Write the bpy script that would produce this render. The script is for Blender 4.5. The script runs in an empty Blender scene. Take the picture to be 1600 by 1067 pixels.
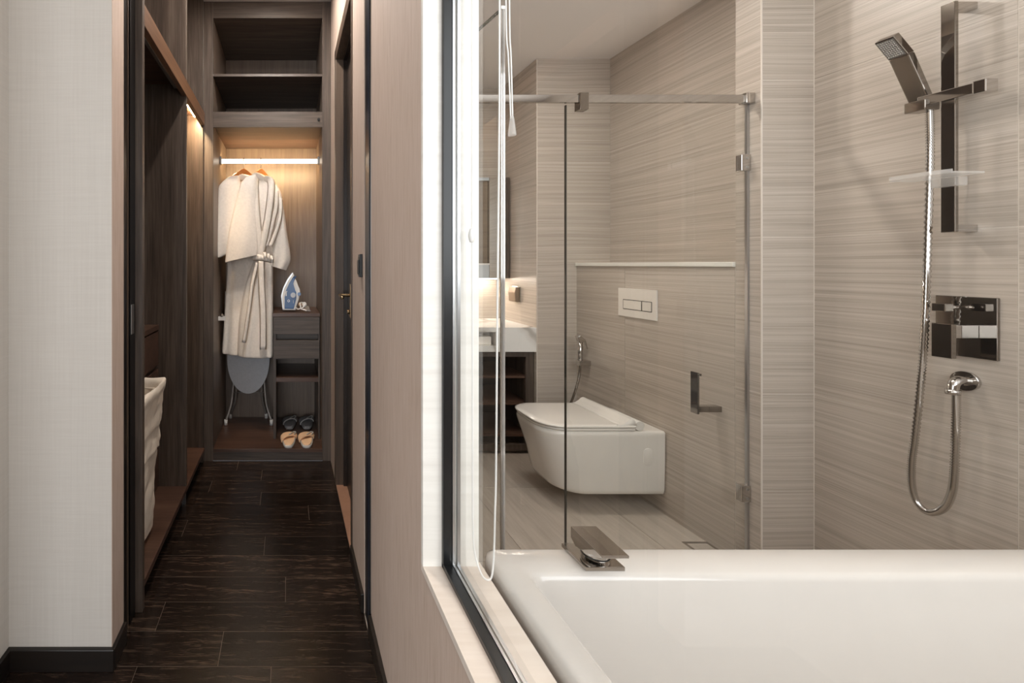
import bpy, bmesh, math, random
from mathutils import Vector, Matrix
random.seed(7)
S = bpy.context.scene
C = S.collection
PI = math.pi

# ------------------------------------------------------------------ camera
cam_d = bpy.data.cameras.new('camera')
cam = bpy.data.objects.new('camera', cam_d); C.objects.link(cam)
cam.location = (0, 0, 1.2); cam.rotation_euler = (PI/2, 0, 0)
cam_d.sensor_width = 36; cam_d.lens = 700/1600*36
cam_d.shift_x = (800-450)/1600; cam_d.shift_y = -(533.5-413)/1600
cam_d.clip_start = 0.02
S.camera = cam
# ------------------------------------------------------------------ colour management / world / big lights
S.view_settings.view_transform = 'Standard'; S.view_settings.look = 'None'
S.view_settings.exposure = 0.0; S.view_settings.gamma = 1.0
S.view_settings.use_curve_mapping = False
S.cycles.transparent_max_bounces = 32; S.cycles.max_bounces = 12
S.cycles.diffuse_bounces = 6; S.cycles.sample_clamp_indirect = 6
W = bpy.data.worlds.new('world'); S.world = W; W.use_nodes = True
W.node_tree.nodes['Background'].inputs[0].default_value = (0.85, 0.92, 1.0, 1)
W.node_tree.nodes['Background'].inputs[1].default_value = 1.0
def area(name, loc, rot, sx, sy, power, col):
    d = bpy.data.lights.new(name, 'AREA'); d.shape = 'RECTANGLE'; d.size = sx; d.size_y = sy
    d.energy = power; d.color = col
    o = bpy.data.objects.new(name, d); C.objects.link(o); o.location = loc; o.rotation_euler = rot
    return o
# daylight standing in the bedroom's window wall (well behind the camera)
area('daylight_window', (-1.35, -4.85, 1.45), (PI/2, 0, 0), 3.3, 2.3, 116, (0.96, 0.98, 1.0))
area('daylight_side_window', (-3.9, -1.6, 1.45), (PI/2, 0, -PI/2), 3.4, 2.2, 56, (0.96, 0.98, 1.0))
# daylight in the bathroom's own window, in the wall at the near end of the tub
area('daylight_bathroom_window', (1.2, -.13, 1.72), (PI/2, 0, 0), 1.3, 1.2, 23, (0.95, 0.975, 1.0))

# ------------------------------------------------------------------ node material helpers
def lin(c):
    return tuple(((v/255)/12.92 if v/255 <= .04045 else ((v/255+.055)/1.055)**2.4) for v in c) + (1,)
def newmat(name):
    m = bpy.data.materials.new(name); m.use_nodes = True
    nt = m.node_tree; b = nt.nodes['Principled BSDF']
    return m, nt, b
def nd(nt, t, **kw):
    n = nt.nodes.new(t)
    for k, v in kw.items(): setattr(n, k, v)
    return n
def ramp(nt, fac, stops):
    r = nd(nt, 'ShaderNodeValToRGB')
    els = r.color_ramp.elements
    while len(els) < len(stops): els.new(0.5)
    for e, (p, c) in zip(els, stops): e.position = p; e.color = c
    nt.links.new(fac, r.inputs[0]); return r.outputs[0]
def coords(nt, scale, jitter=0.0, warp=0.0, wscale=1.5):
    tc = nd(nt, 'ShaderNodeTexCoord'); v = tc.outputs['Object']
    if jitter:
        oi = nd(nt, 'ShaderNodeObjectInfo'); mu = nd(nt, 'ShaderNodeMath', operation='MULTIPLY')
        nt.links.new(oi.outputs['Random'], mu.inputs[0]); mu.inputs[1].default_value = jitter
        ad = nd(nt, 'ShaderNodeVectorMath', operation='ADD')
        nt.links.new(v, ad.inputs[0]); nt.links.new(mu.outputs[0], ad.inputs[1]); v = ad.outputs[0]
    if warp:
        nz = nd(nt, 'ShaderNodeTexNoise'); nz.inputs['Scale'].default_value = wscale; nz.inputs['Detail'].default_value = 2
        nt.links.new(v, nz.inputs['Vector'])
        sc = nd(nt, 'ShaderNodeVectorMath', operation='SCALE'); sc.inputs['Scale'].default_value = warp
        nt.links.new(nz.outputs['Color'], sc.inputs[0])
        ad = nd(nt, 'ShaderNodeVectorMath', operation='ADD')
        nt.links.new(v, ad.inputs[0]); nt.links.new(sc.outputs[0], ad.inputs[1]); v = ad.outputs[0]
    mp = nd(nt, 'ShaderNodeMapping'); mp.inputs['Scale'].default_value = scale
    nt.links.new(v, mp.inputs[0]); return mp.outputs[0]
def noise(nt, vec, scale=1.0, detail=4, rough=.55):
    n = nd(nt, 'ShaderNodeTexNoise'); n.inputs['Scale'].default_value = scale
    n.inputs['Detail'].default_value = detail; n.inputs['Roughness'].default_value = rough
    nt.links.new(vec, n.inputs['Vector']); return n.outputs['Fac']
def bump(nt, b, h, strength, dist=.002):
    bp = nd(nt, 'ShaderNodeBump'); bp.inputs['Strength'].default_value = strength
    bp.inputs['Distance'].default_value = dist
    nt.links.new(h, bp.inputs['Height']); nt.links.new(bp.outputs[0], b.inputs['Normal'])
def randval(nt, colout, lo, hi):
    oi = nd(nt, 'ShaderNodeObjectInfo'); mr = nd(nt, 'ShaderNodeMapRange')
    mr.inputs['To Min'].default_value = lo; mr.inputs['To Max'].default_value = hi
    nt.links.new(oi.outputs['Random'], mr.inputs[0])
    hs = nd(nt, 'ShaderNodeHueSaturation'); nt.links.new(mr.outputs[0], hs.inputs['Value'])
    nt.links.new(colout, hs.inputs['Color']); return hs.outputs[0]
def plain(name, c, rough=.5, metal=0.0, spec=.5, nscale=None, namp=.06, bstr=0, coat=0):
    m, nt, b = newmat(name)
    col = lin(c)
    v = coords(nt, (1, 1, 1)); n = noise(nt, v, nscale or 12, 4)
    lo = tuple(x*(1-namp) for x in col[:3])+(1,); hi = tuple(min(1, x*(1+namp)) for x in col[:3])+(1,)
    nt.links.new(ramp(nt, n, [(.3, lo), (.7, hi)]), b.inputs['Base Color'])
    b.inputs['Roughness'].default_value = rough; b.inputs['Metallic'].default_value = metal
    b.inputs['Specular IOR Level'].default_value = spec
    if coat: b.inputs['Coat Weight'].default_value = coat; b.inputs['Coat Roughness'].default_value = .05
    if bstr: bump(nt, b, n, bstr)
    return m
def streak(name, cols, scale, rough=.4, fine=None, jitter=9., warp=.02, var=(.95, 1.05), bstr=.08, coat=0, lo=.3, hi=.7, wscale=1.5, detail=6, spec=.5):
    """long-grained material: cols = dark .. light"""
    m, nt, b = newmat(name)
    v = coords(nt, scale, jitter, warp, wscale); n = noise(nt, v, 1, detail, .62)
    if fine:
        v2 = coords(nt, fine, jitter*1.7, warp, wscale); n2 = noise(nt, v2, 1, 3, .6)
        mx = nd(nt, 'ShaderNodeMath', operation='MULTIPLY_ADD'); nt.links.new(n2, mx.inputs[0])
        mx.inputs[1].default_value = .45
        m2 = nd(nt, 'ShaderNodeMath', operation='MULTIPLY'); nt.links.new(n, m2.inputs[0]); m2.inputs[1].default_value = .55
        nt.links.new(m2.outputs[0], mx.inputs[2]); n = mx.outputs[0]
    k = len(cols)-1
    c = ramp(nt, n, [(lo+(hi-lo)*i/k, lin(x)) for i, x in enumerate(cols)])
    c = randval(nt, c, *var)
    nt.links.new(c, b.inputs['Base Color']); b.inputs['Roughness'].default_value = rough
    b.inputs['Specular IOR Level'].default_value = spec
    if coat: b.inputs['Coat Weight'].default_value = coat; b.inputs['Coat Roughness'].default_value = .08
    if bstr: bump(nt, b, n, bstr)
    return m
def emis(name, col, strength):
    m, nt, b = newmat(name); b.inputs['Base Color'].default_value = col+(1,)
    b.inputs['Emission Color'].default_value = col+(1,); b.inputs['Emission Strength'].default_value = strength
    return m
def glassmat(name, tint=(1, 1, 1), gain=1.0):
    m = bpy.data.materials.new(name); m.use_nodes = True; nt = m.node_tree; nt.nodes.clear()
    out = nd(nt, 'ShaderNodeOutputMaterial'); mx = nd(nt, 'ShaderNodeMixShader')
    tr = nd(nt, 'ShaderNodeBsdfTransparent'); tr.inputs[0].default_value = tint+(1,)
    gl = nd(nt, 'ShaderNodeBsdfGlossy'); gl.inputs['Roughness'].default_value = 0.0
    fr = nd(nt, 'ShaderNodeFresnel'); fr.inputs[0].default_value = 1.45
    ge = nd(nt, 'ShaderNodeNewGeometry'); sb = nd(nt, 'ShaderNodeMath', operation='SUBTRACT'); sb.inputs[0].default_value = gain
    sb.use_clamp = True
    nt.links.new(ge.outputs['Backfacing'], sb.inputs[1])
    mu = nd(nt, 'ShaderNodeMath', operation='MULTIPLY'); nt.links.new(fr.outputs[0], mu.inputs[0]); nt.links.new(sb.outputs[0], mu.inputs[1])
    nt.links.new(mu.outputs[0], mx.inputs[0]); nt.links.new(tr.outputs[0], mx.inputs[1]); nt.links.new(gl.outputs[0], mx.inputs[2])
    nt.links.new(mx.outputs[0], out.inputs[0]); return m
def marble(name):
    m, nt, b = newmat(name)
    v = coords(nt, (1, 1, 1), 0, .35, 3)
    w = nd(nt, 'ShaderNodeTexWave'); w.inputs['Scale'].default_value = 1.3; w.inputs['Distortion'].default_value = 7
    w.inputs['Detail'].default_value = 4
    mp = nd(nt, 'ShaderNodeMapping'); mp.inputs['Rotation'].default_value = (.3, .8, .5); nt.links.new(v, mp.inputs[0])
    nt.links.new(mp.outputs[0], w.inputs['Vector'])
    nt.links.new(ramp(nt, w.outputs['Fac'], [(.0, lin((178, 172, 164))), (.07, lin((214, 210, 205))), (.3, lin((226, 224, 220)))]), b.inputs['Base Color'])
    b.inputs['Roughness'].default_value = .25
    return m

M = {}
TC = [(158, 147, 136), (183, 172, 160), (202, 192, 182)]
M['tile'] = streak('wall_tile_stone', TC, (.8, .8, 85), .33, (1.6, 1.6, 330), warp=.035, wscale=1.2, var=(.97, 1.03), bstr=.03, lo=.33, hi=.67)
M['floor_tile'] = streak('floor_tile_stone', [(166, 155, 143), (182, 171, 159), (194, 184, 172)], (22, 2.0, 2), .35, (60, 5, 3), warp=.05, var=(.97, 1.03), bstr=.03)
M['grout'] = plain('pale_grout', (214, 206, 196), .8, namp=.03)
WC = [(48, 39, 34), (78, 67, 59), (104, 92, 82)]
M['wood_v'] = streak('dark_wood_vertical', WC, (26, 26, 1.3), .42, (110, 110, 4), jitter=5, warp=.03, var=(.92, 1.08), bstr=.12)
M['wood_x'] = streak('dark_wood_lengthwise', WC, (1.3, 26, 26), .42, (4, 110, 110), jitter=5, warp=.03, var=(.92, 1.08), bstr=.12)
BR = [(72, 48, 32), (106, 76, 54), (126, 94, 70)]
M['wood_y'] = streak('brown_wood_beam', BR, (24, 1.3, 24), .42, (100, 4, 100), jitter=5, warp=.03, bstr=.12)
M['wood_base'] = streak('brown_wood_shelf', [(54, 38, 30), (80, 58, 47), (100, 75, 62)], (1.3, 20, 20), .3, (5, 90, 90), jitter=5, warp=.03, bstr=.06)
M['wood_warm'] = streak('closet_lining_wood', [(90, 78, 68), (112, 98, 87), (128, 114, 102)], (30, 30, 1.2), .4, (140, 140, 4), jitter=5, warp=.02, bstr=.1)
M['door'] = streak('dark_brown_door', [(28, 22, 18), (42, 33, 27), (50, 40, 33)], (18, 18, 1.2), .3, jitter=5, warp=.03, bstr=.05)
M['trim_brown'] = streak('brown_door_trim', [(62, 50, 41), (84, 69, 57), (96, 80, 67)], (20, 20, 1.2), .4, jitter=5, warp=.03, bstr=.05)
M['floor_wood'] = streak('near_black_oak_plank', [(16, 12, 10), (34, 25, 20), (92, 76, 64)], (3.0, 70, 70), .21, (16, 330, 330), jitter=17, warp=.045, var=(.65, 1.4), bstr=.3, lo=.36, hi=.70, wscale=4.5, spec=.45)
M['gap'] = plain('floor_gap', (110, 96, 84), .7)
M['wallpaper'] = streak('flecked_wallpaper', [(162, 140, 124), (186, 166, 151), (193, 174, 161)], (85, 85, 7), .75, (300, 300, 14), jitter=0, warp=.004, bstr=.1, lo=.28, hi=.6, var=(1, 1))
M['wall_white'] = streak('pale_linen_wall', [(198, 193, 186), (208, 204, 197)], (150, 150, 3), .8, (8, 8, 200), jitter=0, warp=.003, bstr=.04, var=(1, 1))
M['ceiling'] = plain('ceiling_paint', (240, 234, 229), .85, namp=.015, nscale=3)
M['white_paint'] = plain('white_reveal_paint', (236, 232, 226), .6, namp=.02)
M['white_tile'] = streak('white_reveal_stone', [(226, 222, 214), (240, 237, 230)], (2, 2, 60), .4, jitter=3, var=(1, 1), bstr=.02)
M['sill'] = streak('pale_sill_stone', [(216, 203, 190), (232, 221, 210)], (3, 40, 3), .35, jitter=3, var=(1, 1), bstr=.03)
M['base'] = streak('black_brown_skirting', [(20, 16, 14), (34, 28, 24)], (3, 3, 40), .35, jitter=2, var=(1, 1), bstr=.05)
M['black'] = plain('black_metal', (14, 14, 15), .3, spec=.5, namp=.1)
M['blue_black'] = plain('blue_black_seal', (30, 40, 54), .3, namp=.1)
M['alu'] = plain('brushed_aluminium', (186, 186, 186), .3, 1.0, namp=.04)
M['chrome'] = plain('polished_chrome', (196, 192, 188), .05, 1.0, namp=.02)
M['dark_chrome'] = plain('dark_polished_chrome', (150, 143, 136), .06, 1.0, namp=.02)
M['ceramic'] = plain('white_ceramic', (228, 223, 216), .12, namp=.01, coat=.3)
M['tub'] = plain('white_acrylic', (219, 214, 208), .16, namp=.01, coat=.3)
M['glass'] = glassmat('clear_glass', (.985, .99, .985), 1.0)
def acrylicmat(name):
    m = glassmat(name, (.985, .985, .985), 1.0); nt = m.node_tree
    out = [n for n in nt.nodes if n.type == 'OUTPUT_MATERIAL'][0]; src = out.inputs[0].links[0].from_socket
    df = nd(nt, 'ShaderNodeBsdfTranslucent'); df.inputs[0].default_value = (.95, .94, .92, 1)
    d2 = nd(nt, 'ShaderNodeBsdfDiffuse'); d2.inputs[0].default_value = (.95, .94, .92, 1)
    a = nd(nt, 'ShaderNodeMixShader'); nt.links.new(df.outputs[0], a.inputs[1]); nt.links.new(d2.outputs[0], a.inputs[2])
    b = nd(nt, 'ShaderNodeMixShader'); b.inputs[0].default_value = .32
    nt.links.new(src, b.inputs[1]); nt.links.new(a.outputs[0], b.inputs[2]); nt.links.new(b.outputs[0], out.inputs[0]); return m
M['acrylic'] = acrylicmat('clear_acrylic')
M['glass_edge'] = plain('green_glass_edge', (60, 58, 52), .15, namp=.05)
M['mirror'] = plain('mirror_silver', (222, 220, 216), .02, 1.0, namp=.005)
M['marble'] = marble('white_marble')
M['towel'] = plain('cream_waffle_cloth', (242, 235, 226), .92, spec=.15, namp=.05, nscale=70, bstr=.35)
M['canvas'] = plain('hamper_canvas', (226, 214, 198), .9, spec=.15, namp=.05, nscale=30, bstr=.4)
M['hanger'] = streak('orange_hanger_wood', [(190, 118, 52), (216, 146, 76)], (3, 3, 40), .4, jitter=2, bstr=.02)
M['white_plastic'] = plain('white_plastic', (232, 230, 226), .35, namp=.02)
M['blue_plastic'] = plain('blue_plastic', (62, 98, 146), .25, namp=.06)
M['grey_plastic'] = plain('pale_grey_plastic', (188, 194, 200), .35, namp=.03)
M['board'] = plain('grey_board_cover', (202, 205, 210), .9, namp=.05, nscale=90, bstr=.2)
M['leg_grey'] = plain('warm_grey_tube', (150, 144, 138), .35, .3)
M['slip_grey'] = plain('charcoal_felt', (138, 138, 140), .95, namp=.2, nscale=160, bstr=.3)
M['slip_beige'] = plain('beige_terry', (236, 198, 160), .95, namp=.06, nscale=160, bstr=.3)
M['pale_piping'] = plain('pale_piping', (190, 188, 184), .9)
M['brass'] = plain('satin_brass', (176, 150, 116), .3, 1.0)
M['threshold'] = plain('terracotta_threshold', (160, 122, 100), .5, nscale=20)
M['socket'] = plain('taupe_socket', (142, 124, 108), .35, .6)
M['mirror_reflection'] = streak('painted_brown_reflection', [(112, 98, 82), (132, 117, 100)], (1.5, 1.5, 60), .4, jitter=2, var=(1, 1), bstr=.02)  # brown of the tile reflected in the mirror, painted as a colour
M['led'] = emis('warm_led', (1.0, .70, .40), 330)
M['led_rod'] = emis('warm_led_rod', (1.0, .86, .68), 3)
M['led_back'] = emis('warm_led_lens', (1.0, .70, .38), 210)
M['lamp_hall'] = emis('hall_downlight_lens', (1.0, .92, .84), 700)
M['led_v'] = emis('neutral_led', (1.0, .88, .76), 42)
M['lamp_shower'] = emis('shower_downlight_lens', (1.0, .92, .84), 210)
M['lamp'] = emis('downlight_lens', (1.0, .92, .84), 400)
M['cord'] = plain('white_cord', (236, 234, 230), .5)
M['dark_in'] = plain('dark_cabinet_lining', (34, 31, 29), .5, namp=.2)

# ------------------------------------------------------------------ mesh helpers
def link(name, me, m, parent=None, smooth=False):
    o = bpy.data.objects.new(name, me); C.objects.link(o)
    if m: me.materials.append(M[m])
    if parent: o.parent = parent; o.matrix_parent_inverse = parent.matrix_world.inverted() if parent.type != 'EMPTY' else Matrix.Translation(-Vector(parent.location))
    if smooth:
        for p in me.polygons: p.use_smooth = True
    return o
def frombm(name, bm, m, parent=None, smooth=False):
    me = bpy.data.meshes.new(name); bmesh.ops.recalc_face_normals(bm, faces=bm.faces[:]); bm.to_mesh(me); bm.free()
    return link(name, me, m, parent, smooth)
def bbox(bm, a, b, bev=0.0, seg=2):
    lo = [min(x, y) for x, y in zip(a, b)]; hi = [max(x, y) for x, y in zip(a, b)]
    r = bmesh.ops.create_cube(bm, size=1)
    for v in r['verts']: v.co = Vector([lo[i]+(v.co[i]+.5)*(hi[i]-lo[i]) for i in range(3)])
    if bev:
        es = list({e for v in r['verts'] for e in v.link_edges})
        bmesh.ops.bevel(bm, geom=es, offset=bev, segments=seg, affect='EDGES', profile=.5)
def box(name, a, b, m, parent=None, bev=0.0, seg=2):
    bm = bmesh.new(); bbox(bm, a, b, bev, seg); return frombm(name, bm, m, parent)
def boxes(name, lst, m, parent=None, bev=0.0):
    bm = bmesh.new()
    for a, b in lst: bbox(bm, a, b, bev)
    return frombm(name, bm, m, parent)
def rings(name, rs, m, parent=None, cap0=True, cap1=True, smooth=True, close=True, sharp=0):
    bm = bmesh.new(); vs = [[bm.verts.new(p) for p in r] for r in rs]; n = len(rs[0])
    for i in range(len(rs)-1):
        for j in range(n if close else n-1):
            k = (j+1) % n; bm.faces.new((vs[i][j], vs[i][k], vs[i+1][k], vs[i+1][j]))
    if cap0: bm.faces.new(vs[0])
    if cap1: bm.faces.new(vs[-1])
    o = frombm(name, bm, m, parent, smooth)
    if smooth and sharp: o.data.set_sharp_from_angle(angle=math.radians(sharp))
    return o
def catmull(pts, sub):
    P = [Vector(p) for p in pts]; out = []
    for i in range(len(P)-1):
        p0 = P[max(i-1, 0)]; p1 = P[i]; p2 = P[i+1]; p3 = P[min(i+2, len(P)-1)]
        for s in range(sub):
            t = s/sub
            out.append(.5*((2*p1)+(p2-p0)*t+(2*p0-5*p1+4*p2-p3)*t*t+(3*p1-p0-3*p2+p3)*t**3))
    out.append(P[-1]); return out
def tube_rings(path, rad, n=8):
    rs = []; up = None
    for i, p in enumerate(path):
        t = (path[min(i+1, len(path)-1)]-path[max(i-1, 0)]).normalized()
        if up is None:
            up = t.cross(Vector((0, 1, 0)))
            if up.length < .1: up = t.cross(Vector((1, 0, 0)))
        up = (up-t*up.dot(t)).normalized(); s = t.cross(up)
        r = rad(i) if callable(rad) else rad
        rs.append([p+(up*math.cos(a)+s*math.sin(a))*r for a in [2*PI*k/n for k in range(n)]])
    return rs
def tube(name, pts, rad, m, parent=None, sub=6, n=8):
    path = catmull(pts, sub) if sub > 1 else [Vector(p) for p in pts]
    return rings(name, tube_rings(path, rad, n), m, parent)
def cyl(name, a, b, r, m, parent=None, n=20, r2=None):
    a = Vector(a); b = Vector(b); t = (b-a).normalized()
    up = t.cross(Vector((0, 1, 0)));
    if up.length < .1: up = t.cross(Vector((1, 0, 0)))
    up.normalize(); s = t.cross(up); r2 = r if r2 is None else r2
    R = lambda c, q: [c+(up*math.cos(2*PI*k/n)+s*math.sin(2*PI*k/n))*q for k in range(n)]
    o = rings(name, [R(a, r), R(b, r2)], m, parent, smooth=False)
    for p in o.data.polygons:
        if len(p.vertices) == 4: p.use_smooth = True
    return o
def prism(name, pts, ext, m, parent=None, bev=0.0, seg=2):
    """extrude a planar polygon (3-D points) by vector ext"""
    bm = bmesh.new(); a = [bm.verts.new(p) for p in pts]; b = [bm.verts.new(Vector(p)+Vector(ext)) for p in pts]
    n = len(pts); bm.faces.new(a); bm.faces.new(b[::-1])
    for i in range(n): bm.faces.new((a[i], b[i], b[(i+1) % n], a[(i+1) % n]))
    if bev: bmesh.ops.bevel(bm, geom=bm.edges[:], offset=bev, segments=seg, affect='EDGES', profile=.5)
    return frombm(name, bm, m, parent)
def subsurf(o, lv=1):
    md = o.modifiers.new('sub', 'SUBSURF'); md.levels = lv; md.render_levels = lv
    for p in o.data.polygons: p.use_smooth = True
    return o
def tag(o, label, cat, group=None):
    o['label'] = label; o['category'] = cat
    if group: o['group'] = group
    return o
def struct(o, label=None, cat=None):
    o['kind'] = 'structure'
    if label: o['label'] = label
    if cat: o['category'] = cat
    return o
def thing(name, label, cat, loc=(0, 0, 0), group=None):
    o = bpy.data.objects.new(name, None); C.objects.link(o); o.location = loc; o.empty_display_size = .05
    return tag(o, label, cat, group)
F = 700.0
def at(x, y, Y): return Vector(((x-450)/F*Y, Y, 1.2-(y-413)/F*Y))

HC, BC = 2.81, 2.49           # hall ceiling, bathroom ceiling
# ================================================================== STRUCTURE
# hall floor with single planks laid across the corridor
fl = struct(box('floor', (-4.1, -5.05, -.06), (.262, 2.74, -.0012), 'gap'), 'near-black oak plank floor of the corridor', 'floor')
pw = .1277; y0 = 1.466; xs = {0: [-.435], 1: [-.009], 2: [-.55], 3: [-.1], 4: [-.47], 5: [.1], 6: [-.14], 7: [-.42], 8: [-.15], 9: [-.3], -1: [-.21], -2: [-.45, -.05]}
for i in range(-14, 10):
    ya = y0+i*pw; yb = min(ya+pw, 2.737)
    if yb-ya < .01: continue
    cut = xs.get(i, [random.uniform(-.6, .1)]); xr = .262
    xl = -1.1 if ya > 1.3 else -2.2
    e = sorted([xl]+[c-1.0 for c in cut if c-1.0 > xl+.1]+cut+[xr])
    for a, b in zip(e, e[1:]):
        box('plank', (a+.0007, ya+.0012, -.012), (b-.0007, yb-.0012, random.uniform(-.0005, .0002)), 'floor_wood', fl)
struct(box('floor_bathroom', (.262, -.1, -.06), (2.2, 3.4, -.004), 'grout'), 'beige stone tile floor of the bathroom', 'floor')
fb = bpy.data.objects['floor_bathroom']
def cuts(lo, hi, js): return [lo]+[j for j in js if lo+.005 < j < hi-.005]+[hi]
fx = cuts(.376, 1.812, [.382, .982, 1.592]); fy = cuts(.9, 3.3, [1.21, 1.81, 2.41, 3.01])
for a, b in zip(fx, fx[1:]):
    for c, d in zip(fy, fy[1:]): box('floor_tile', (a+.001, c+.001, -.008), (b-.001, d-.001, 0), 'floor_tile', fb)
for c, d in zip(fy, fy[1:]):
    if d <= 1.82: box('floor_tile', (1.812, c+.001, -.008), (2.01, min(d, 1.712)-.001, 0), 'floor_tile', fb)
# ceilings
struct(box('ceiling', (-4, -5, HC), (.40, 3.4, HC+.05), 'ceiling'), 'plain white ceiling of the corridor', 'ceiling')
struct(box('ceiling_bathroom', (.376, -.15, BC), (2.2, 3.4, BC+.05), 'ceiling'), 'plain off-white ceiling of the bathroom', 'ceiling')
# hall side
def wall(name, a, b, m, lab, **k): return struct(box(name, a, b, m, **k), lab, 'wall')
wall('wall_left', (-.95, .9, 0), (-.83, 1.42, HC), 'wall_white', 'pale wall at the extreme left edge')
we = wall('wall_end', (-.83, 1.331, 0), (-.524, 1.424, HC), 'wall_white', 'pale linen wall facing the room, left of the corridor')
wall('wall_corner', (-.53, 1.3315, 0), (-.5225, 1.4245, HC), 'wallpaper', 'narrow flecked beige wall strip turning into the corridor')
wall('wall_behind_wardrobe', (-1.22, 1.42, 0), (-1.12, 3.4, HC), 'wall_white', 'wall hidden behind the wardrobe')
wall('wall_wardrobe_end', (-1.22, 1.40, 0), (-.6, 1.425, HC), 'wall_white', 'hidden wall stub beside the wardrobe')
struct(boxes('wall_bedroom_left', [((-4.1, -5, 0), (-4, -3.35, HC)), ((-4.1, .15, 0), (-4, 1.0, HC)), ((-4.1, -3.35, 0), (-4, .15, .3)), ((-4.1, -3.35, 2.6), (-4, .15, HC))], 'wall_white'), 'bedroom side window wall out of view', 'wall')
wall('wall_bedroom_front', (-4.1, .9, 0), (-.95, 1.0, HC), 'wall_white', 'bedroom front wall out of view')
wb = struct(boxes('wall_bedroom_back', [((-4, -5.05, 0), (-3.05, -4.95, HC)), ((.35, -5.05, 0), (.4, -4.95, HC)), ((-3.05, -5.05, 0), (.35, -4.95, .25)), ((-3.05, -5.05, 2.65), (.35, -4.95, HC))], 'wall_white'), 'bedroom window wall out of view', 'wall')
# partition between corridor and bathroom, window opening Y .04-.89, z .60-2.36
WY0, WY1, WZ0, WZ1 = .04, .89, .60, 2.36
struct(boxes('wall_right', [((.27, WY1+.012, 0), (.376, 1.454, HC)), ((.27, WY0-.012, 0), (.376, WY1+.012, WZ0-.012)),
     ((.27, WY0-.012, WZ1+.012), (.376, WY1+.012, HC)), ((.27, -5, 0), (.376, WY0-.012, HC))], 'wallpaper'), 'flecked beige wallpapered wall beside the glass partition', 'wall')
struct(boxes('wall_corridor', [((.262, 1.54, 0), (.372, 1.817, HC)), ((.262, 1.817, 2.375), (.372, 2.478, HC)), ((.262, 2.478, 0), (.372, 2.734, HC)), ((.275, 2.734, 0), (.372, 3.4, HC))], 'wallpaper'), 'beige wall with light switch deep in the corridor', 'wall')
wall('wall_closet_back', (-1.2, 3.33, 0), (.376, 3.4, HC), 'wall_white', 'wall hidden behind the closet')
# window reveal (white) + sill
struct(boxes('trim_1', [((.268, WY1, WZ0), (.379, WY1+.012, WZ1))], 'white_tile'), 'white reveal at the far side of the glass partition', 'trim')
struct(boxes('trim_2', [((.268, WY0-.012, WZ0), (.379, WY0, WZ1)), ((.268, WY0-.012, WZ1), (.379, WY1+.012, WZ1+.012))], 'white_paint'), 'white reveal over the glass partition', 'trim')
struct(box('trim_3', (.268, WY0-.012, WZ0-.014), (.386, WY1+.012, WZ0), 'sill'), 'pale stone sill under the glass partition', 'trim')
# glass partition
gp = thing('glass_partition', 'large clear glass pane in slim black frame in front of the bathtub', 'window', (.33, WY1, WZ0)); gp['kind'] = 'structure'
boxes('frame', [((.305, WY1-.010, WZ0), (.323, WY1, WZ1)), ((.305, WY0, WZ0), (.323, WY0+.012, WZ1)), ((.305, WY0, WZ0), (.323, WY1, WZ0+.010)), ((.305, WY0, WZ1-.012), (.323, WY1, WZ1))], 'black', gp, .001)
boxes('seal', [((.323, WY1-.012, WZ0), (.3275, WY1, WZ1)), ((.323, WY0, WZ0), (.3275, WY1, WZ0+.012))], 'alu', gp)
boxes('rear_seal', [((.334, WY1-.007, WZ0), (.340, WY1, WZ1)), ((.334, WY0, WZ0), (.340, WY1, WZ0+.006))], 'alu', gp)
box('pane', (.3275, WY0+.003, WZ0+.003), (.334, WY1-.003, WZ1-.003), 'glass', gp)
# skirtings
bh = .065
def skirt(name, lst, lab): return struct(boxes(name, lst, 'base', bev=.002), lab, 'baseboard')
skirt('baseboard_left', [((-.83, 1.317, 0), (-.513, 1.331, bh)), ((-.5225, 1.325, 0), (-.511, 1.424, bh))], 'black skirting at the foot of the pale left wall')
skirt('baseboard_far_left', [((-.83, .9, 0), (-.817, 1.318, bh))], 'black skirting at the extreme left edge')
skirt('baseboard_right', [((.258, -5, 0), (.27, 1.452, bh))], 'black skirting under the flecked wall by the glass')
skirt('baseboard_corridor', [((.251, 1.541, 0), (.262, 1.815, bh))], 'black skirting under the light switch wall')
# black sliding-door channels left and right
pj = thing('pocket_door_jamb', 'tall black metal door channel left of the wardrobe post', 'door frame', (-.56, 1.48, 0))
box('channel', (-.60, 1.426, 0), (-.533, 1.543, HC), 'black', pj)
box('face_strip', (-.533, 1.426, 0), (-.527, 1.462, HC), 'black', pj)
box('inner_strip', (-.533, 1.480, 0), (-.529, 1.486, HC), 'trim_brown', pj)
box('strike_plate', (-.5265, 1.500, .965), (-.523, 1.524, 1.065), 'alu', pj, .001)
box('strike_backing', (-.533, 1.494, 0), (-.5265, 1.543, HC), 'black', pj)
pj2 = thing('pocket_door_jamb', 'tall black door channel with bluish strip between the two beige walls', 'door frame', (.29, 1.5, 0))
box('channel', (.2645, 1.456, 0), (.36, 1.5395, HC), 'black', pj2)
box('seal', (.2635, 1.457, 0), (.2645, 1.490, HC), 'blue_black', pj2)  # blue-black strip over part of the channel face
box('edge_strip', (.2682, 1.4535, .066), (.2715, 1.4562, HC), 'alu', pj2)

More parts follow.
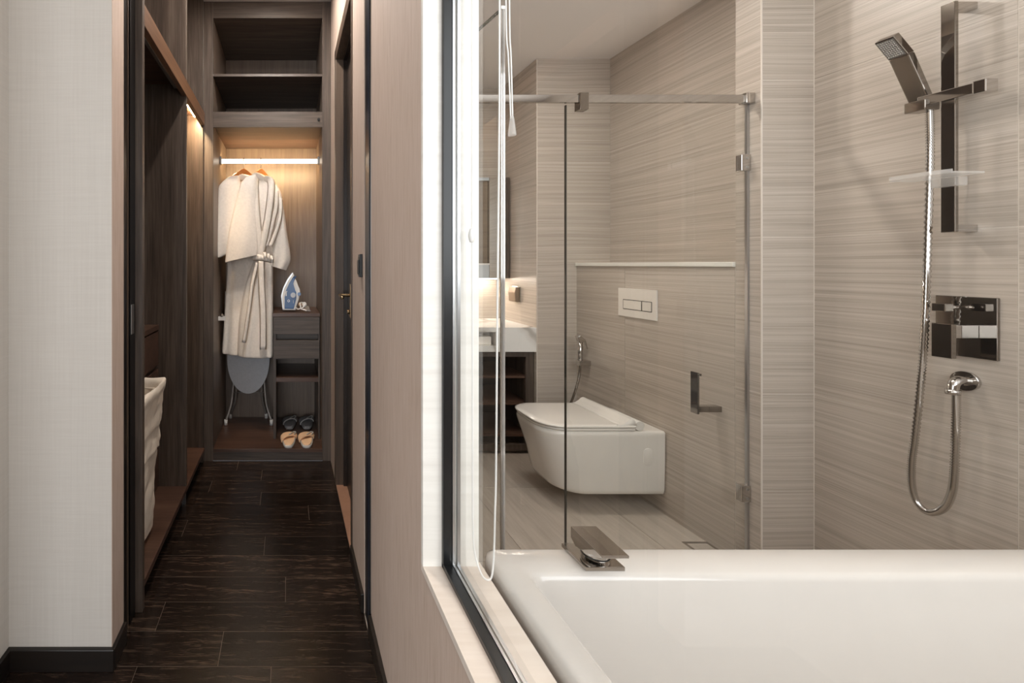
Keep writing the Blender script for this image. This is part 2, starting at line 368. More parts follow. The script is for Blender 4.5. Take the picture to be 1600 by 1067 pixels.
# -------------------------------------------------- bathroom walls with single tiles
ZJ = [.104, .704, 1.304, 1.904]
def tiled(name, lab, axis, plane, face, u0, u1, uj, z0, z1, back, zj=ZJ):
    """axis 'x': wall faces +-X at X=plane, u runs along Y; axis 'y': faces -Y at Y=plane, u runs along X."""
    t = .006; g = .0013
    if axis == 'x': w = box(name, (plane+face*-.0012, u0, z0), (back, u1, z1), 'grout')
    else: w = box(name, (u0, plane+.0012, z0), (u1, back, z1), 'grout')
    struct(w, lab, 'wall')
    us = cuts(u0, u1, uj); zs = cuts(z0, z1, zj)
    for a, b in zip(us, us[1:]):
        for c, d in zip(zs, zs[1:]):
            if axis == 'x': box('tile', (plane, a+g, c+g), (plane-face*.009, b-g, d-g), 'tile', w)
            else: box('tile', (a+g, plane, c+g), (b-g, plane+.009, d-g), 'tile', w)
    return w
tiled('wall_shower', 'striped beige tile wall carrying the shower set', 'x', 2.01, -1, -.1, 1.712, [.033, 1.233], 0, BC, 2.2)
tiled('wall_pier', 'pale striped tile pier between shower and toilet niche', 'y', 1.712, -1, 1.812, 2.0145, [], 0, BC, 1.81)
tiled('wall_pier_side', 'narrow tiled return beside the glass screen clips', 'x', 1.81, -1, 1.7125, 1.8126, [], 0, BC, 2.02)
tiled('wall_cistern', 'striped tile wall behind the toilet under the ledge', 'x', 1.81, -1, 1.8126, 2.813, [2.406], 0, 1.19, 2.2)
tiled('wall_niche', 'striped tile wall set back above the ledge', 'x', 2.02, -1, 1.8126, 2.813, [], 1.19, BC, 2.2)
tiled('wall_back', 'grey striped tile wall in the far corner behind the toilet', 'y', 2.809, -1, 1.563, 2.03, [], 0, BC, 3.3)
tiled('wall_vanity_side', 'lit striped tile wall beside the vanity', 'x', 1.56, -1, 2.812, 3.30, [], 0, BC, 1.8)
tiled('wall_vanity', 'striped tile wall behind the vanity', 'y', 3.30, -1, .376, 1.565, [.982], 0, BC, 3.4)
struct(boxes('wall_bathroom_left', [((.376, .93, 0), (.384, 1.80, BC)), ((.376, 1.80, 2.35), (.384, 2.49, BC)), ((.376, 2.49, 0), (.384, 3.30, BC))], 'tile'), 'tiled bathroom side of the corridor wall', 'wall')
struct(boxes('wall_bathroom_front', [((.376, -.2, 0), (2.2, -.1, 1.08)), ((.376, -.2, 2.36), (2.2, -.1, BC)), ((.376, -.2, 1.08), (.53, -.1, 2.36)), ((1.87, -.2, 1.08), (2.2, -.1, 2.36))], 'tile'), 'tiled bathroom window wall out of view', 'wall')
struct(boxes('trim_8', [((.53, -.2, 1.08), (.55, -.09, 2.36)), ((1.85, -.2, 1.08), (1.87, -.09, 2.36)), ((.53, -.2, 1.08), (1.87, -.09, 1.105)), ((.53, -.2, 2.335), (1.87, -.09, 2.36))], 'white_paint'), 'white window lining out of view above the tub', 'trim')
for (n_, xa, ya_, lb) in (('trim_6', 1.8085, 1.7105, 'left'), ('trim_7', 2.0085, 1.7105, 'right')):
    struct(box(n_, (xa, ya_, 0), (xa+.004, ya_+.004, BC), 'grout'), 'pale corner strip on the %s edge of the tiled pier' % lb, 'trim')
# ledge over the cistern wall
struct(box('trim_4', (1.80, 1.813, 1.19), (2.02, 2.809, 1.21), 'white_tile', bev=.002), 'white stone ledge capping the wall behind the toilet', 'trim')

# ================================================================== CORRIDOR: door on the right
dr = thing('door_1', 'dark brown closed door with brass lever on the right of the corridor', 'door', (.32, 2.12, 0)); dr['kind'] = 'structure'
box('leaf', (.318, 1.845, .006), (.355, 2.43, 2.31), 'door', dr, .002)
boxes('frame', [((.258, 1.815, 0), (.372, 1.845, 2.375)), ((.258, 2.43, 0), (.372, 2.48, 2.375)), ((.258, 1.815, 2.31), (.372, 2.48, 2.375))], 'trim_brown', dr, .002)
boxes('stop_bead', [((.300, 2.416, 0), (.3175, 2.43, 2.31)), ((.300, 1.845, 0), (.3175, 1.857, 2.31)), ((.300, 1.857, 2.298), (.3175, 2.416, 2.31))], 'door', dr)
hd = box('lock_plate', (.314, 2.262, .93), (.318, 2.302, 1.10), 'brass', dr, .001)
tube('lever', [(.315, 2.28, 1.043), (.275, 2.28, 1.043), (.262, 2.275, 1.043), (.262, 2.25, 1.041), (.262, 2.16, 1.038)], .008, 'brass', hd, 5, 10)
cyl('keyhole', (.315, 2.28, .958), (.300, 2.28, .958), .011, 'brass', hd)
struct(box('trim_5', (.262, 1.845, -.004), (.318, 2.43, .004), 'threshold'), 'terracotta brown threshold strip under the corridor door', 'trim')
sw = thing('light_switch', 'black rocker light switch on the corridor wall', 'switch', (.262, 1.59, 1.2))
box('plate', (.252, 1.572, 1.155), (.262, 1.612, 1.236), 'black', sw, .0015)
box('rocker', (.248, 1.578, 1.165), (.252, 1.606, 1.215), 'black', sw, .001)

# ================================================================== LEFT WARDROBE
wd = thing('wardrobe', 'dark wood open wardrobe with LED beam along the left of the corridor', 'wardrobe', (-.8, 2.1, 0))
box('side_panel', (-1.12, 1.5445, 0), (-.502, 1.568, HC-.002), 'wood_v', wd, .001)
box('divider_panel', (-1.12, 2.24, .09), (-.509, 2.262, HC-.002), 'wood_v', wd, .001)
box('end_panel', (-1.12, 2.712, 0), (-.514, 2.734, HC-.002), 'wood_v', wd, .001)
box('back_panel', (-1.119, 1.568, .09), (-1.10, 2.712, HC-.002), 'wood_v', wd)
boxes('base_board', [((-1.10, 1.568, .066), (-.505, 2.712, .09))], 'wood_base', wd, .001)
box('plinth', (-1.10, 1.568, 0), (-.535, 2.712, .066), 'base', wd)
box('foot', (-.53, 2.236, 0), (-.512, 2.25, .066), 'alu', wd)
box('beam', (-.530, 1.569, 2.04), (-.5045, 2.711, 2.115), 'wood_y', wd, .001)
box('top_board', (-1.10, 1.569, 2.10), (-.531, 2.711, 2.12), 'wood_base', wd)
box('track_rail', (-.560, 1.60, 2.062), (-.542, 2.20, 2.085), 'alu', wd, .002)
box('led_strip', (-.556, 2.33, 2.074), (-.536, 2.66, 2.082), 'led', wd)
du = thing('drawer_unit', 'dark brown drawer unit inside the left wardrobe behind the hamper', 'drawers', (-.87, 2.1, .09))
box('body', (-1.099, 1.93, .09), (-.664, 2.238, .875), 'wood_v', du)
box('top', (-1.099, 1.92, .875), (-.644, 2.238, .899), 'wood_base', du, .001)
for za, zb in ((.70, .868), (.505, .68), (.30, .485), (.10, .28)):
    box('drawer', (-.664, 1.932, za), (-.646, 2.236, zb), 'wood_base', du, .001)
# hamper
hm = thing('laundry_hamper', 'cream canvas laundry hamper with folded cuff in the left wardrobe', 'hamper', (-.72, 1.75, .09))
def rrect(cx, cy, hx, hy, r, z, n=6, jit=0.0):
    out = []
    for (sx, sy, a0) in ((1, 1, 0), (-1, 1, PI/2), (-1, -1, PI), (1, -1, 3*PI/2)):
        for k in range(n+1):
            a = a0+PI/2*k/n
            out.append(Vector((cx+sx*(hx-r)+math.cos(a)*r+random.uniform(-jit, jit), cy+sy*(hy-r)+math.sin(a)*r+random.uniform(-jit, jit), z+random.uniform(-jit, jit))))
    return out
hx0, hy0 = -.715, 1.745
def hsec(z, f=0.0, j=.003):
    t = (z-.09)/.63; return rrect(hx0, hy0, .155+.026*t+f, .12+.03*t+f, .018, z, 3, j)
o = rings('body', [hsec(.104, -.006), hsec(.112), hsec(.2), hsec(.32), hsec(.42), hsec(.52), hsec(.60), hsec(.68), hsec(.70, -.012), hsec(.5, -.012), hsec(.12, -.012)], 'canvas', hm); subsurf(o)
o = rings('cuff', [hsec(.535, .008, .006), hsec(.545, .014, .006), hsec(.60, .012, .007), hsec(.66, .015, .006), hsec(.695, .026, .006), hsec(.722, .020, .006), hsec(.716, -.004, .005), hsec(.66, -.012, .003)], 'canvas', hm, False, False); subsurf(o)
o = rings('lower_band', [hsec(.44, .004, .004), hsec(.45, .009, .005), hsec(.50, .008, .006), hsec(.545, .006, .004)], 'canvas', hm, False, False); subsurf(o)

wtex = bpy.data.textures.new('wrinkles', 'CLOUDS'); wtex.noise_scale = .07
for ch in hm.children:
    ch.modifiers['sub'].levels = ch.modifiers['sub'].render_levels = 3
    md = ch.modifiers.new('wrinkle', 'DISPLACE'); md.texture = wtex; md.strength = .018; md.mid_level = .5; md.texture_coords = 'GLOBAL'

# ================================================================== END CLOSET
CY, CB = 2.736, 3.306
cl = thing('built_in_closet', 'dark wood built-in closet with lit hanging bay at the corridor end', 'closet', (-.12, 2.74, 0))
def K(x): return (x-450)/F*CY
def Z(y): return 1.2-(y-413)/F*CY
L, R = K(333), K(503.5)
box('stile', (-.519, CY, 0), (L, CY+.022, 2.805), 'wood_v', cl, .001)
box('stile', (R, CY, 0), (.2725, CY+.022, 2.805), 'wood_v', cl, .001)
box('top_rail', (L, CY+.001, Z(28)), (R, CY+.022, 2.805), 'wood_x', cl, .001)
box('middle_rail', (L, CY+.001, Z(198.5)), (R, CY+.022, Z(174.5)), 'wood_x', cl, .001)
box('plinth', (L, CY+.001, 0), (R, CY+.022, .072), 'wood_x', cl, .001)
box('side_panel', (L-.02, CY+.022, 0), (L, CB, 2.80), 'wood_warm', cl)
box('side_panel', (R, CY+.022, 0), (R+.02, CB, 2.80), 'wood_warm', cl)
box('back_panel', (L-.02, CB, 0), (R+.02, CB+.018, 2.80), 'wood_warm', cl)
box('top_board', (L, CY+.022, Z(28)), (R, CB, Z(28)+.02), 'wood_x', cl)
box('shelf', (L, CY+.004, Z(119)), (R, CB, Z(115)), 'wood_x', cl, .001)
box('bay_soffit', (L, CY+.022, Z(198.5)+.014), (R, CB, Z(198.5)+.03), 'wood_base', cl)
box('compartment_floor', (L, CY+.022, Z(174.5)-.022), (R, CB, Z(174.5)), 'wood_x', cl)
box('base_board', (L, CY-.003, .054), (R, CB, .074), 'wood_base', cl, .001)
cyl('lock', at(498, 187, CY+.001), at(498, 187, CY+.001)-Vector((0, .006, 0)), .009, 'black', cl)
RY = 3.02
rz = 1.2+161*RY/F
rod = rings('hanging_rod', [[Vector((x, RY+.009*math.cos(a), rz+.0155*math.sin(a))) for a in [2*PI*k/16 for k in range(16)]] for x in (L+.002, R-.002)], 'led_rod', cl)
box('led_lens', (L+.02, RY+.0092, rz-.009), (R-.02, RY+.0105, rz+.004), 'led_back', cl)
for x in (L, R):
    s = 1 if x == L else -1
    box('rod_bracket', (x, RY-.02, rz-.022), (x+s*.012, RY+.02, rz+.028), 'alu', cl, .002)
# small chrome arm on the left side panel
tr = thing('trouser_hook', 'small chrome hook arm on the left closet side beside the robes', 'hook', (L, 2.98, .83))
box('arm', (L, 2.93, .832), (L+.048, 2.95, .858), 'white_plastic', tr, .002)  # white base colour stands in for the bright reflection on the chrome
cyl('knob', (L+.024, 2.94, .858), (L+.024, 2.94, .880), .014, 'chrome', tr, 14, .003)
# drawer unit in the closet
UY = 2.887; ux0 = K(427)*UY/CY; ux1 = R-.004
cu = thing('drawer_unit', 'small dark wood drawer unit with open shelves carrying the iron', 'drawers', (.06, 3.1, .074))
UZ = lambda y: 1.2-(y-413)/F*UY
box('top', (ux0-.004, UY-.01, UZ(494.5)), (ux1, CB-.002, UZ(489)), 'wood_base', cu, .001)
box('side_panel', (ux0, UY, .075), (ux0+.018, CB-.002, UZ(494.5)), 'wood_v', cu, .001)
box('side_panel', (ux1-.010, UY, .075), (ux1, CB-.002, UZ(494.5)), 'wood_v', cu, .001)
for ya, yb in ((495, 521.5), (531, 559)):
    box('drawer', (ux0+.003, UY-.012, UZ(yb)), (ux1-.003, UY+.004, UZ(ya)), 'wood_x', cu, .001)
box('finger_rail', (ux0+.018, UY+.045, UZ(532)), (ux1-.010, UY+.055, UZ(520)), 'wood_x', cu)
box('drawer_box', (ux0+.02, UY+.057, UZ(558)), (ux1-.012, CB-.01, UZ(497)), 'wood_v', cu)
box('bottom_board', (ux0+.018, UY+.004, UZ(561)), (ux1-.010, CB-.003, UZ(559)), 'wood_x', cu)
box('shelf', (ux0+.018, UY+.004, UZ(597)), (ux1-.010, CB-.003, UZ(590)), 'wood_base', cu, .001)

# ------------------------------------------------------------------ robes
def loft(name, secs, m, parent, n=28, thick=.03, folds=(), sub=5, cap0=True, cap1=False, flat=2.4, shell=True):
    """secs: (xl,yl,xr,yr,Y[,half thickness]) left and right end of each cross-section as seen from the front"""
    A = catmull([at(s[0], s[1], s[4]) for s in secs], sub); B = catmull([at(s[2], s[3], s[4]) for s in secs], sub)
    T = catmull([(s[5] if len(s) > 5 else thick, 0, 0) for s in secs], sub)
    rs = []
    for i, (a, b, t) in enumerate(zip(A, B, T)):
        c = (a+b)/2; h = (b-a)/2; r = []; v = i/(len(A)-1)
        for k in range(n):
            w = 2*PI*k/n; cu_, su = math.cos(w), math.sin(w)
            u = math.copysign(abs(cu_)**(2/flat), cu_); d = math.copysign(abs(su)**(2/flat), su)
            off = sum(am*math.sin(fr*u+ph+sh*v)*(v0+(1-v0)*v) for am, fr, ph, sh, v0 in folds)
            r.append(c+h*u+Vector((0, -t.x*d+(off if su > 0 else off*.6), 0)))
        rs.append(r)
    if shell:
        last = rs[-1]; c = sum(last, Vector())/n
        rs.append([c+(p-c)*.93+Vector((0, 0, .003)) for p in last]); rs.append([c+(p-c)*.9+Vector((0, 0, .05)) for p in last])
    return rings(name, rs, m, parent, cap0, True if shell else cap1)
def ribbon(name, pts, width, th, m, parent, sub=6, dirv=None, ruffle=0):
    """flat band following pts; width measured in the picture plane"""
    P = catmull(pts, sub); rs = []
    for i, p in enumerate(P):
        t = (P[min(i+1, len(P)-1)]-P[max(i-1, 0)]).normalized(); nrm = Vector((0, -1, 0)); s = t.cross(nrm).normalized()
        w = width(i/(len(P)-1)) if callable(width) else width
        q = math.sin(i*1.9)*ruffle
        rs.append([p-s*w/2, p-s*w*.25-nrm*-th*.9, p+nrm*(th+q), p+s*w*.25+nrm*th*.9, p+s*w/2, p-nrm*.002])
    return rings(name, rs, m, parent)
def hanger(label, cx, Y, rot, k=.62):
    o = thing('clothes_hanger', label, 'hanger', at(cx, 268, Y), 'wooden hangers on the closet rod')
    dx, dy = math.cos(rot), math.sin(rot); top = at(cx, 266, Y)
    def q(u, z): return top+Vector((dx*u*k, dy*u*k, z))
    up = [(-.205, -.100), (-.15, -.062), (-.08, -.022), (-.03, .002), (0, .012), (.03, .002), (.08, -.022), (.15, -.062), (.205, -.100)]
    lo = [(.20, -.122), (.145, -.095), (.08, -.062), (.03, -.036), (0, -.026), (-.03, -.036), (-.08, -.062), (-.145, -.095), (-.20, -.122)]
    nv = Vector((-dy, dx, 0))
    prism('body', [q(*p)-nv*.007 for p in up+lo], nv*.014, 'hanger', o, .003)
    cyl('bar', q(-.19, -.112), q(.19, -.112), .005, 'hanger', o, 8)
    hk = [top+Vector((0, 0, .008)), top+Vector((0, 0, .05))]
    c = Vector((top.x, RY, rz))
    hk += [c+Vector((0, .022*math.sin(a), .022*math.cos(a))) for a in (2.2, 1.57, .7, 0, -.7, -1.4, -2.0)]
    tube('hook', hk, .0022, 'chrome', o, 4, 8)
    return o
YA, YB = 3.04, 2.985
hanger('orange wooden hanger on the closet rod, the left one', 381, RY, .3)
hanger('orange wooden hanger on the closet rod, the right one', 408, RY, .75)
ra = thing('bathrobe', 'cream waffle bathrobe hanging behind, the left one of the pair', 'bathrobe', at(375, 556, YA), 'bathrobes on the closet rod')
o = loft('body', [(364, 279, 389, 281, YA, .012), (352, 292, 396, 290, YA, .03), (350, 320, 402, 318, YA, .05), (352, 360, 405, 360, YA, .055), (354, 400, 402, 400, YA, .05), (355, 425, 402, 425, YA, .05), (351, 490, 404, 490, YA, .055), (347, 552, 405, 556, YA, .06)], 'towel', ra, folds=((.010, 9, .5, 1.2, .2), (.006, 17, 2, -1, .1)))
subsurf(o)
o = loft('sleeve', [(358, 276, 374, 274, YA-.075, .018), (346, 286, 376, 285, YA-.075, .035), (340, 300, 378, 306, YA-.07, .042), (336, 345, 376, 340, YA-.075, .04), (334, 380, 375, 368, YA-.085, .038), (333.5, 407, 374, 389, YA-.085, .034)], 'towel', ra, folds=((.006, 5, 1, 2, .2),)); subsurf(o)
ribbon('collar', [at(389, 280, YA-.045), at(377, 277, YA-.03), at(368, 277, YA-.035), at(366, 295, YA-.065), at(369, 330, YA-.10), at(374, 372, YA-.115)], .05, .008, 'towel', ra)
rb = thing('bathrobe', 'cream waffle bathrobe with tied belt in front, the right one of the pair', 'bathrobe', at(398, 556, YB), 'bathrobes on the closet rod')
o = loft('body', [(400, 276, 424, 281, YB, .015), (385, 287, 435, 292, YB, .035), (384, 310, 441, 312, YB, .055), (388, 350, 437, 352, YB, .065), (394, 385, 430, 388, YB, .06), (398, 402, 427, 404, YB, .05), (393, 415, 427, 416, YB, .055), (382, 450, 427, 450, YB, .06), (373, 500, 427, 500, YB, .065), (370, 556, 427, 558, YB, .07)], 'towel', rb, folds=((.010, 8, 1.0, 1.5, .15), (.007, 15, 0, -2, .05)))
subsurf(o)
o = loft('sleeve', [(388, 275, 401, 273, YB-.07, .02), (378, 284, 402, 284, YB-.07, .035), (373, 298, 402, 298, YB-.075, .04), (366, 325, 403, 330, YB-.085, .042), (358, 360, 403, 365, YB-.10, .042), (354, 390, 403, 385, YB-.105, .038), (351.5, 411, 402, 399, YB-.105, .034)], 'towel', rb, folds=((.006, 5, 2, 2.5, .2),)); subsurf(o)
o = loft('sleeve', [(422, 284, 434, 292, YB, .02), (424, 300, 440, 306, YB-.01, .04), (427, 335, 445, 336, YB-.02, .045), (427, 365, 449, 366, YB-.02, .045), (424, 390, 453, 390, YB-.02, .04), (423, 405, 454, 408, YB-.02, .035), (422.5, 415.5, 447, 423, YB-.02, .03)], 'towel', rb, folds=((.007, 6, 0, 3, .3),)); subsurf(o)
ribbon('lapel', [at(412, 281, YB-.01), at(402, 276, YB-.03), at(398, 279, YB-.055), at(398, 300, YB-.082), at(400, 335, YB-.10), at(404, 370, YB-.10), at(407, 400, YB-.085)], .055, .012, 'towel', rb, ruffle=.002)
ribbon('lapel', [at(412, 281, YB-.01), at(421, 281, YB-.035), at(424, 290, YB-.06), at(422, 315, YB-.085), at(417, 350, YB-.10), at(411, 380, YB-.095), at(407, 400, YB-.085)], .05, .014, 'towel', rb, ruffle=.002)
ribbon('fold', [at(432, 298, YB-.055), at(431, 325, YB-.075), at(424, 355, YB-.082), at(416, 385, YB-.085)], .03, .012, 'towel', rb)
ribbon('fold', [at(438, 310, YB-.06), at(438, 335, YB-.075), at(432, 360, YB-.082), at(422, 385, YB-.085)], .028, .012, 'towel', rb)
bl = ribbon('belt', [at(395, 402, YB-.055), at(402, 402, YB-.10), at(412, 403, YB-.115), at(422, 405, YB-.10), at(427.5, 405, YB-.06)], .045, .016, 'towel', rb, ruffle=.006)
for (xx, yy) in ((413, 397), (419, 399), (424, 402)):
    ribbon('belt_knot', [at(xx, yy-3, YB-.115), at(xx+1, yy+3, YB-.13), at(xx+1, yy+9, YB-.115)], .024, .014, 'towel', rb)
ribbon('belt_end', [at(408, 408, YB-.115), at(408.5, 440, YB-.115), at(411, 490, YB-.115), at(411, 546, YB-.115)], .043, .007, 'towel', rb)
ribbon('front_edge', [at(402, 410, YB-.09), at(394, 445, YB-.095), at(388, 490, YB-.10), at(381, 535, YB-.10)], .026, .010, 'towel', rb)
# ------------------------------------------------------------------ ironing board
ib = thing('ironing_board', 'grey ironing board standing behind the bathrobes on tube legs', 'ironing board', at(388, 660, 3.18))
IY = 3.14
out = []
for k in range(33):
    a = PI*k/32; out.append(at(388+math.cos(a)*33*(1-.06*math.sin(a)), 562+math.sin(a)**.88*53, IY))
top = [at(355, 500, IY+.02), at(421, 500, IY+.02)]
pts = out+[at(355, 430, IY), at(421, 430, IY)]
prism('cover', pts, (0, .03, 0), 'board', ib, .006, 3)
prism('deck', [p+Vector((0, .031, 0)) for p in out]+[at(356, 430, IY+.031), at(420, 430, IY+.031)], (0, .006, 0), 'leg_grey', ib)
for xs_, xe, Ye in ((365, 353, 3.14), (370, 360, 3.28), (413, 424, 3.14), (408, 416, 3.28)):
    a = at(xs_, 595, IY+.045); e = Vector(((xe-450)/F*Ye*1.0, Ye, .082)); m_ = Vector(((a.x*.6+e.x*.4)+(0.006 if xe < 388 else -.006), (a.y+e.y)/2, .22))
    lg = tube('leg', [a, m_, e+Vector((0, 0, .02))], .009, 'leg_grey', ib, 6, 10)
    cyl('foot', e+Vector((0, 0, -.007)), e+Vector((0, 0, .03)), .012, 'white_plastic', lg, 12)
cyl('crossbar', at(362, 613, IY+.06), at(416, 613, IY+.06), .004, 'leg_grey', ib, 8)
cyl('stay_rod', at(352, 500, IY), at(353, 455, IY), .006, 'white_plastic', ib, 8)

# ------------------------------------------------------------------ iron
IRY = 3.0
izt = UZ(489)
ir = thing('steam_iron', 'blue and white steam iron standing on its heel on the drawer unit', 'iron', at(455, 484, IRY))
def I(pl, Y): return [at(x, y+2.0, Y) for x, y in pl]
prism('soleplate', I([(441, 481), (438.5, 460), (442, 447), (449, 434), (456.5, 423), (459, 424.5), (450, 440), (444.5, 452), (442, 462), (444, 481)], IRY-.035), (0, .075, 0), 'alu', ir, .003)
prism('skirt', I([(442.5, 481), (441, 461), (444, 449), (451, 436), (458, 425), (460, 428), (452, 440), (446, 452), (444, 462), (445, 481)], IRY-.04), (0, .085, 0), 'white_plastic', ir, .003)
prism('body', I([(444.5, 480.5), (443, 462), (446, 450), (453, 438), (459, 430), (461.5, 433), (457, 441), (459, 448), (463, 455), (463, 464), (460.5, 474), (459, 480.5)], IRY-.038), (0, .08, 0), 'blue_plastic', ir, .005, 3)
hdl = prism('handle', I([(460.5, 432.5), (463, 436), (466, 445), (468.5, 450), (469, 456), (466.5, 466), (461.5, 481), (458, 482), (460.5, 473), (463.5, 462), (462.5, 455), (458, 447), (457, 440)], IRY-.03), (0, .05, 0), 'white_plastic', ir, .004, 3)
prism('heel', I([(441.5, 482.3), (441.5, 480.5), (461, 480.8), (463, 482.3)], IRY-.042), (0, .088, 0), 'grey_plastic', ir, .001)
cyl('dial', at(458, 461, IRY-.037), at(458, 461, IRY-.047), .017, 'grey_plastic', ir)
cyl('button', at(467.5, 459.5, IRY-.03), at(467.5, 459.5, IRY-.042), .012, 'blue_plastic', ir)
cyl('spray_nozzle', at(460.5, 432, IRY-.012), at(462.5, 433.5, IRY-.012), .007, 'blue_plastic', ir)
tr_ = bpy.data.meshes.new('ring_mark')
bm = bmesh.new()
for k in range(20):
    a, b = 2*PI*k/20, 2*PI*(k+1)/20; c = at(451, 470, IRY-.0385)
    vs = [bm.verts.new(c+Vector((math.cos(w)*r, 0, math.sin(w)*r))) for w, r in ((a, .005), (b, .005), (b, .0085), (a, .0085))]; bm.faces.new(vs)
frombm('ring_mark', bm, 'white_plastic', ir)
box('print_mark', at(446.4, 462.5, IRY-.0388), at(447.9, 455.5, IRY-.038), 'white_plastic', ir)
box('print_mark', at(447.2, 456.2, IRY-.0388), at(448.8, 454.6, IRY-.038), 'white_plastic', ir)
box('print_mark', at(458, 474, IRY-.0388), at(458.6, 469, IRY-.038), 'grey_plastic', ir)
pc = thing('iron_cord', 'bundled white power cord with plugs lying beside the iron', 'cord', (at(473, 483, 2.98).x, 2.98, izt))
px = at(473, 478, 2.98)
coil = [at(462, 480, 2.99), at(466, 483, 2.96), at(470, 480.5, 2.95), at(469, 474, 2.97), at(473, 473, 2.98), at(475, 479, 2.97), at(470, 482, 2.95), at(476, 484.2, 2.93), at(479, 485.5, 2.92)]
tube('cable', coil, .0045, 'cord', pc, 8, 8)
for (x, y, r) in ((469, 475.5, .012), (475.5, 476, .016)):
    c = at(x, y, 2.985); rs = []
    for k in range(1, 8):
        f = PI*k/8; rs.append([c+Vector((math.sin(f)*math.cos(a)*r, math.sin(f)*math.sin(a)*r, math.cos(f)*r*1.15)) for a in [2*PI*j/12 for j in range(12)]])
    rings('plug', rs, 'slip_beige' if r < .014 else 'cord', pc)
prism('plug_tab', [at(476, 485.5, 2.93), at(485, 486.5, 2.93), at(482, 479, 2.99), at(477, 479, 2.99)], (0, 0, .006), 'leg_grey', pc, .001)

# ------------------------------------------------------------------ slippers
def slipper(label, cx, yfront, length, mat, mat2, group, mirror, dark):
    Yf = 1.126*F/(yfront-413); X = (cx-450)/F*(Yf+.06)
    o = thing('slipper', label, 'slipper', (X, Yf+length/2, .075), group)
    def outline(z, g=0.0):
        r = []
        for k in range(28):
            a = 2*PI*k/28; s = math.sin(a); c = math.cos(a)
            w = .041+.007*s
            r.append(Vector((X+(w+g)*math.copysign(abs(c)**.55, c)+mirror*.004*s, Yf+length/2+(length/2+g)*math.copysign(abs(s)**.8, s), z)))
        return r
    rings('sole', [outline(.0745, -.003), outline(.080), outline(.088), outline(.0915, -.003)], 'pale_piping' if not dark else mat, o)
    rings('insole', [outline(.091, -.005), outline(.0945, -.006), outline(.096, -.010)], mat, o)
    # upper: arched shell from mid foot to the toe
    rs = []
    for i in range(9):
        v = i/8; y = Yf+length*(.46+.53*v); w = (.0455+.010*math.sin(v*2.2))*math.sqrt(max(0.03, 1-(max(0, v-.45)/.56)**2)); h = .032*math.sqrt(max(.02, 1-(max(0, v-.3)/.72)**2))
        row = []
        for j in range(13):
            a = PI*j/12; edge = -.045*math.sin(a)**2*(1-v)*.0+(.03*math.cos(a)*mirror*(1-v))
            row.append(Vector((X+w*1.03*math.cos(a), y+edge, .082+h*math.sin(a)**.8)))
        rs.append(row)
    up = rings('strap', rs, mat2, o, False, False, True, False)
    md = up.modifiers.new('thick', 'SOLIDIFY'); md.thickness = .005
    tube('piping', [p+Vector((0, -.001, .002)) for p in rs[0]], .0026, 'pale_piping' if dark else mat, o, 2, 6)
    mid = [rs[0][6+mirror*0]+Vector((0, .005, .004)), rs[2][5]+Vector((.004, 0, .005)), rs[4][4]+Vector((.004, 0, .005)), rs[4][3]+Vector((.006, 0, .004)), rs[2][3]+Vector((0, 0, .005)), rs[1][3]+Vector((0, 0, .004))]
    tube('loop_trim', mid, .003, 'pale_piping', o, 5, 6)
    return o
slipper('beige terry slipper on the closet floor, front pair, left one', 451.5, 701, .225, 'slip_beige', 'slip_beige', 'beige slippers', 1, False)
slipper('beige terry slipper on the closet floor, front pair, right one', 479.5, 701, .225, 'slip_beige', 'slip_beige', 'beige slippers', 1, False)
slipper('charcoal felt slipper behind the beige pair, left one', 453, 672, .225, 'slip_grey', 'slip_grey', 'charcoal slippers', 1, True)
slipper('charcoal felt slipper behind the beige pair, right one', 480, 672, .225, 'slip_grey', 'slip_grey', 'charcoal slippers', 1, True)

# ================================================================== BATHTUB
bt = thing('bathtub', 'white built-in bathtub behind the glass partition', 'bathtub', (1.2, .5, 0))
TX0, TX1, TY0, TY1, TZ = .398, 1.995, .06, .922, .62
def tr_ring(x0, x1, ya, yb, r, z): return rrect((x0+x1)/2, (ya+yb)/2, (x1-x0)/2, (yb-ya)/2, r, z, 6)
rr = [tr_ring(TX0+.01, TX1-.01, TY0+.01, TY1-.01, .02, 0), tr_ring(TX0, TX1, TY0, TY1, .022, TZ-.05), tr_ring(TX0, TX1, TY0, TY1, .022, TZ-.014),
      tr_ring(TX0+.003, TX1-.003, TY0+.003, TY1-.003, .022, TZ-.005), tr_ring(TX0+.011, TX1-.011, TY0+.011, TY1-.011, .02, TZ)]
IX0, IX1, IY0, IY1 = .452, 1.93, .13, .840
rr += [tr_ring(IX0-.006, IX1+.006, IY0-.006, IY1+.006, .02, TZ), tr_ring(IX0, IX1, IY0, IY1, .022, TZ-.003), tr_ring(IX0+.005, IX1-.005, IY0+.005, IY1-.006, .025, TZ-.012),
       tr_ring(IX0+.04, IX1-.04, IY0+.03, IY1-.05, .05, TZ-.25), tr_ring(IX0+.07, IX1-.07, IY0+.05, IY1-.075, .07, TZ-.40), tr_ring(IX0+.11, IX1-.11, IY0+.09, IY1-.115, .07, TZ-.44)]
rings('shell', rr, 'tub', bt, sharp=40)
cyl('drain_cover', (1.2, .46, TZ-.44), (1.2, .46, TZ-.432), .035, 'chrome', bt)
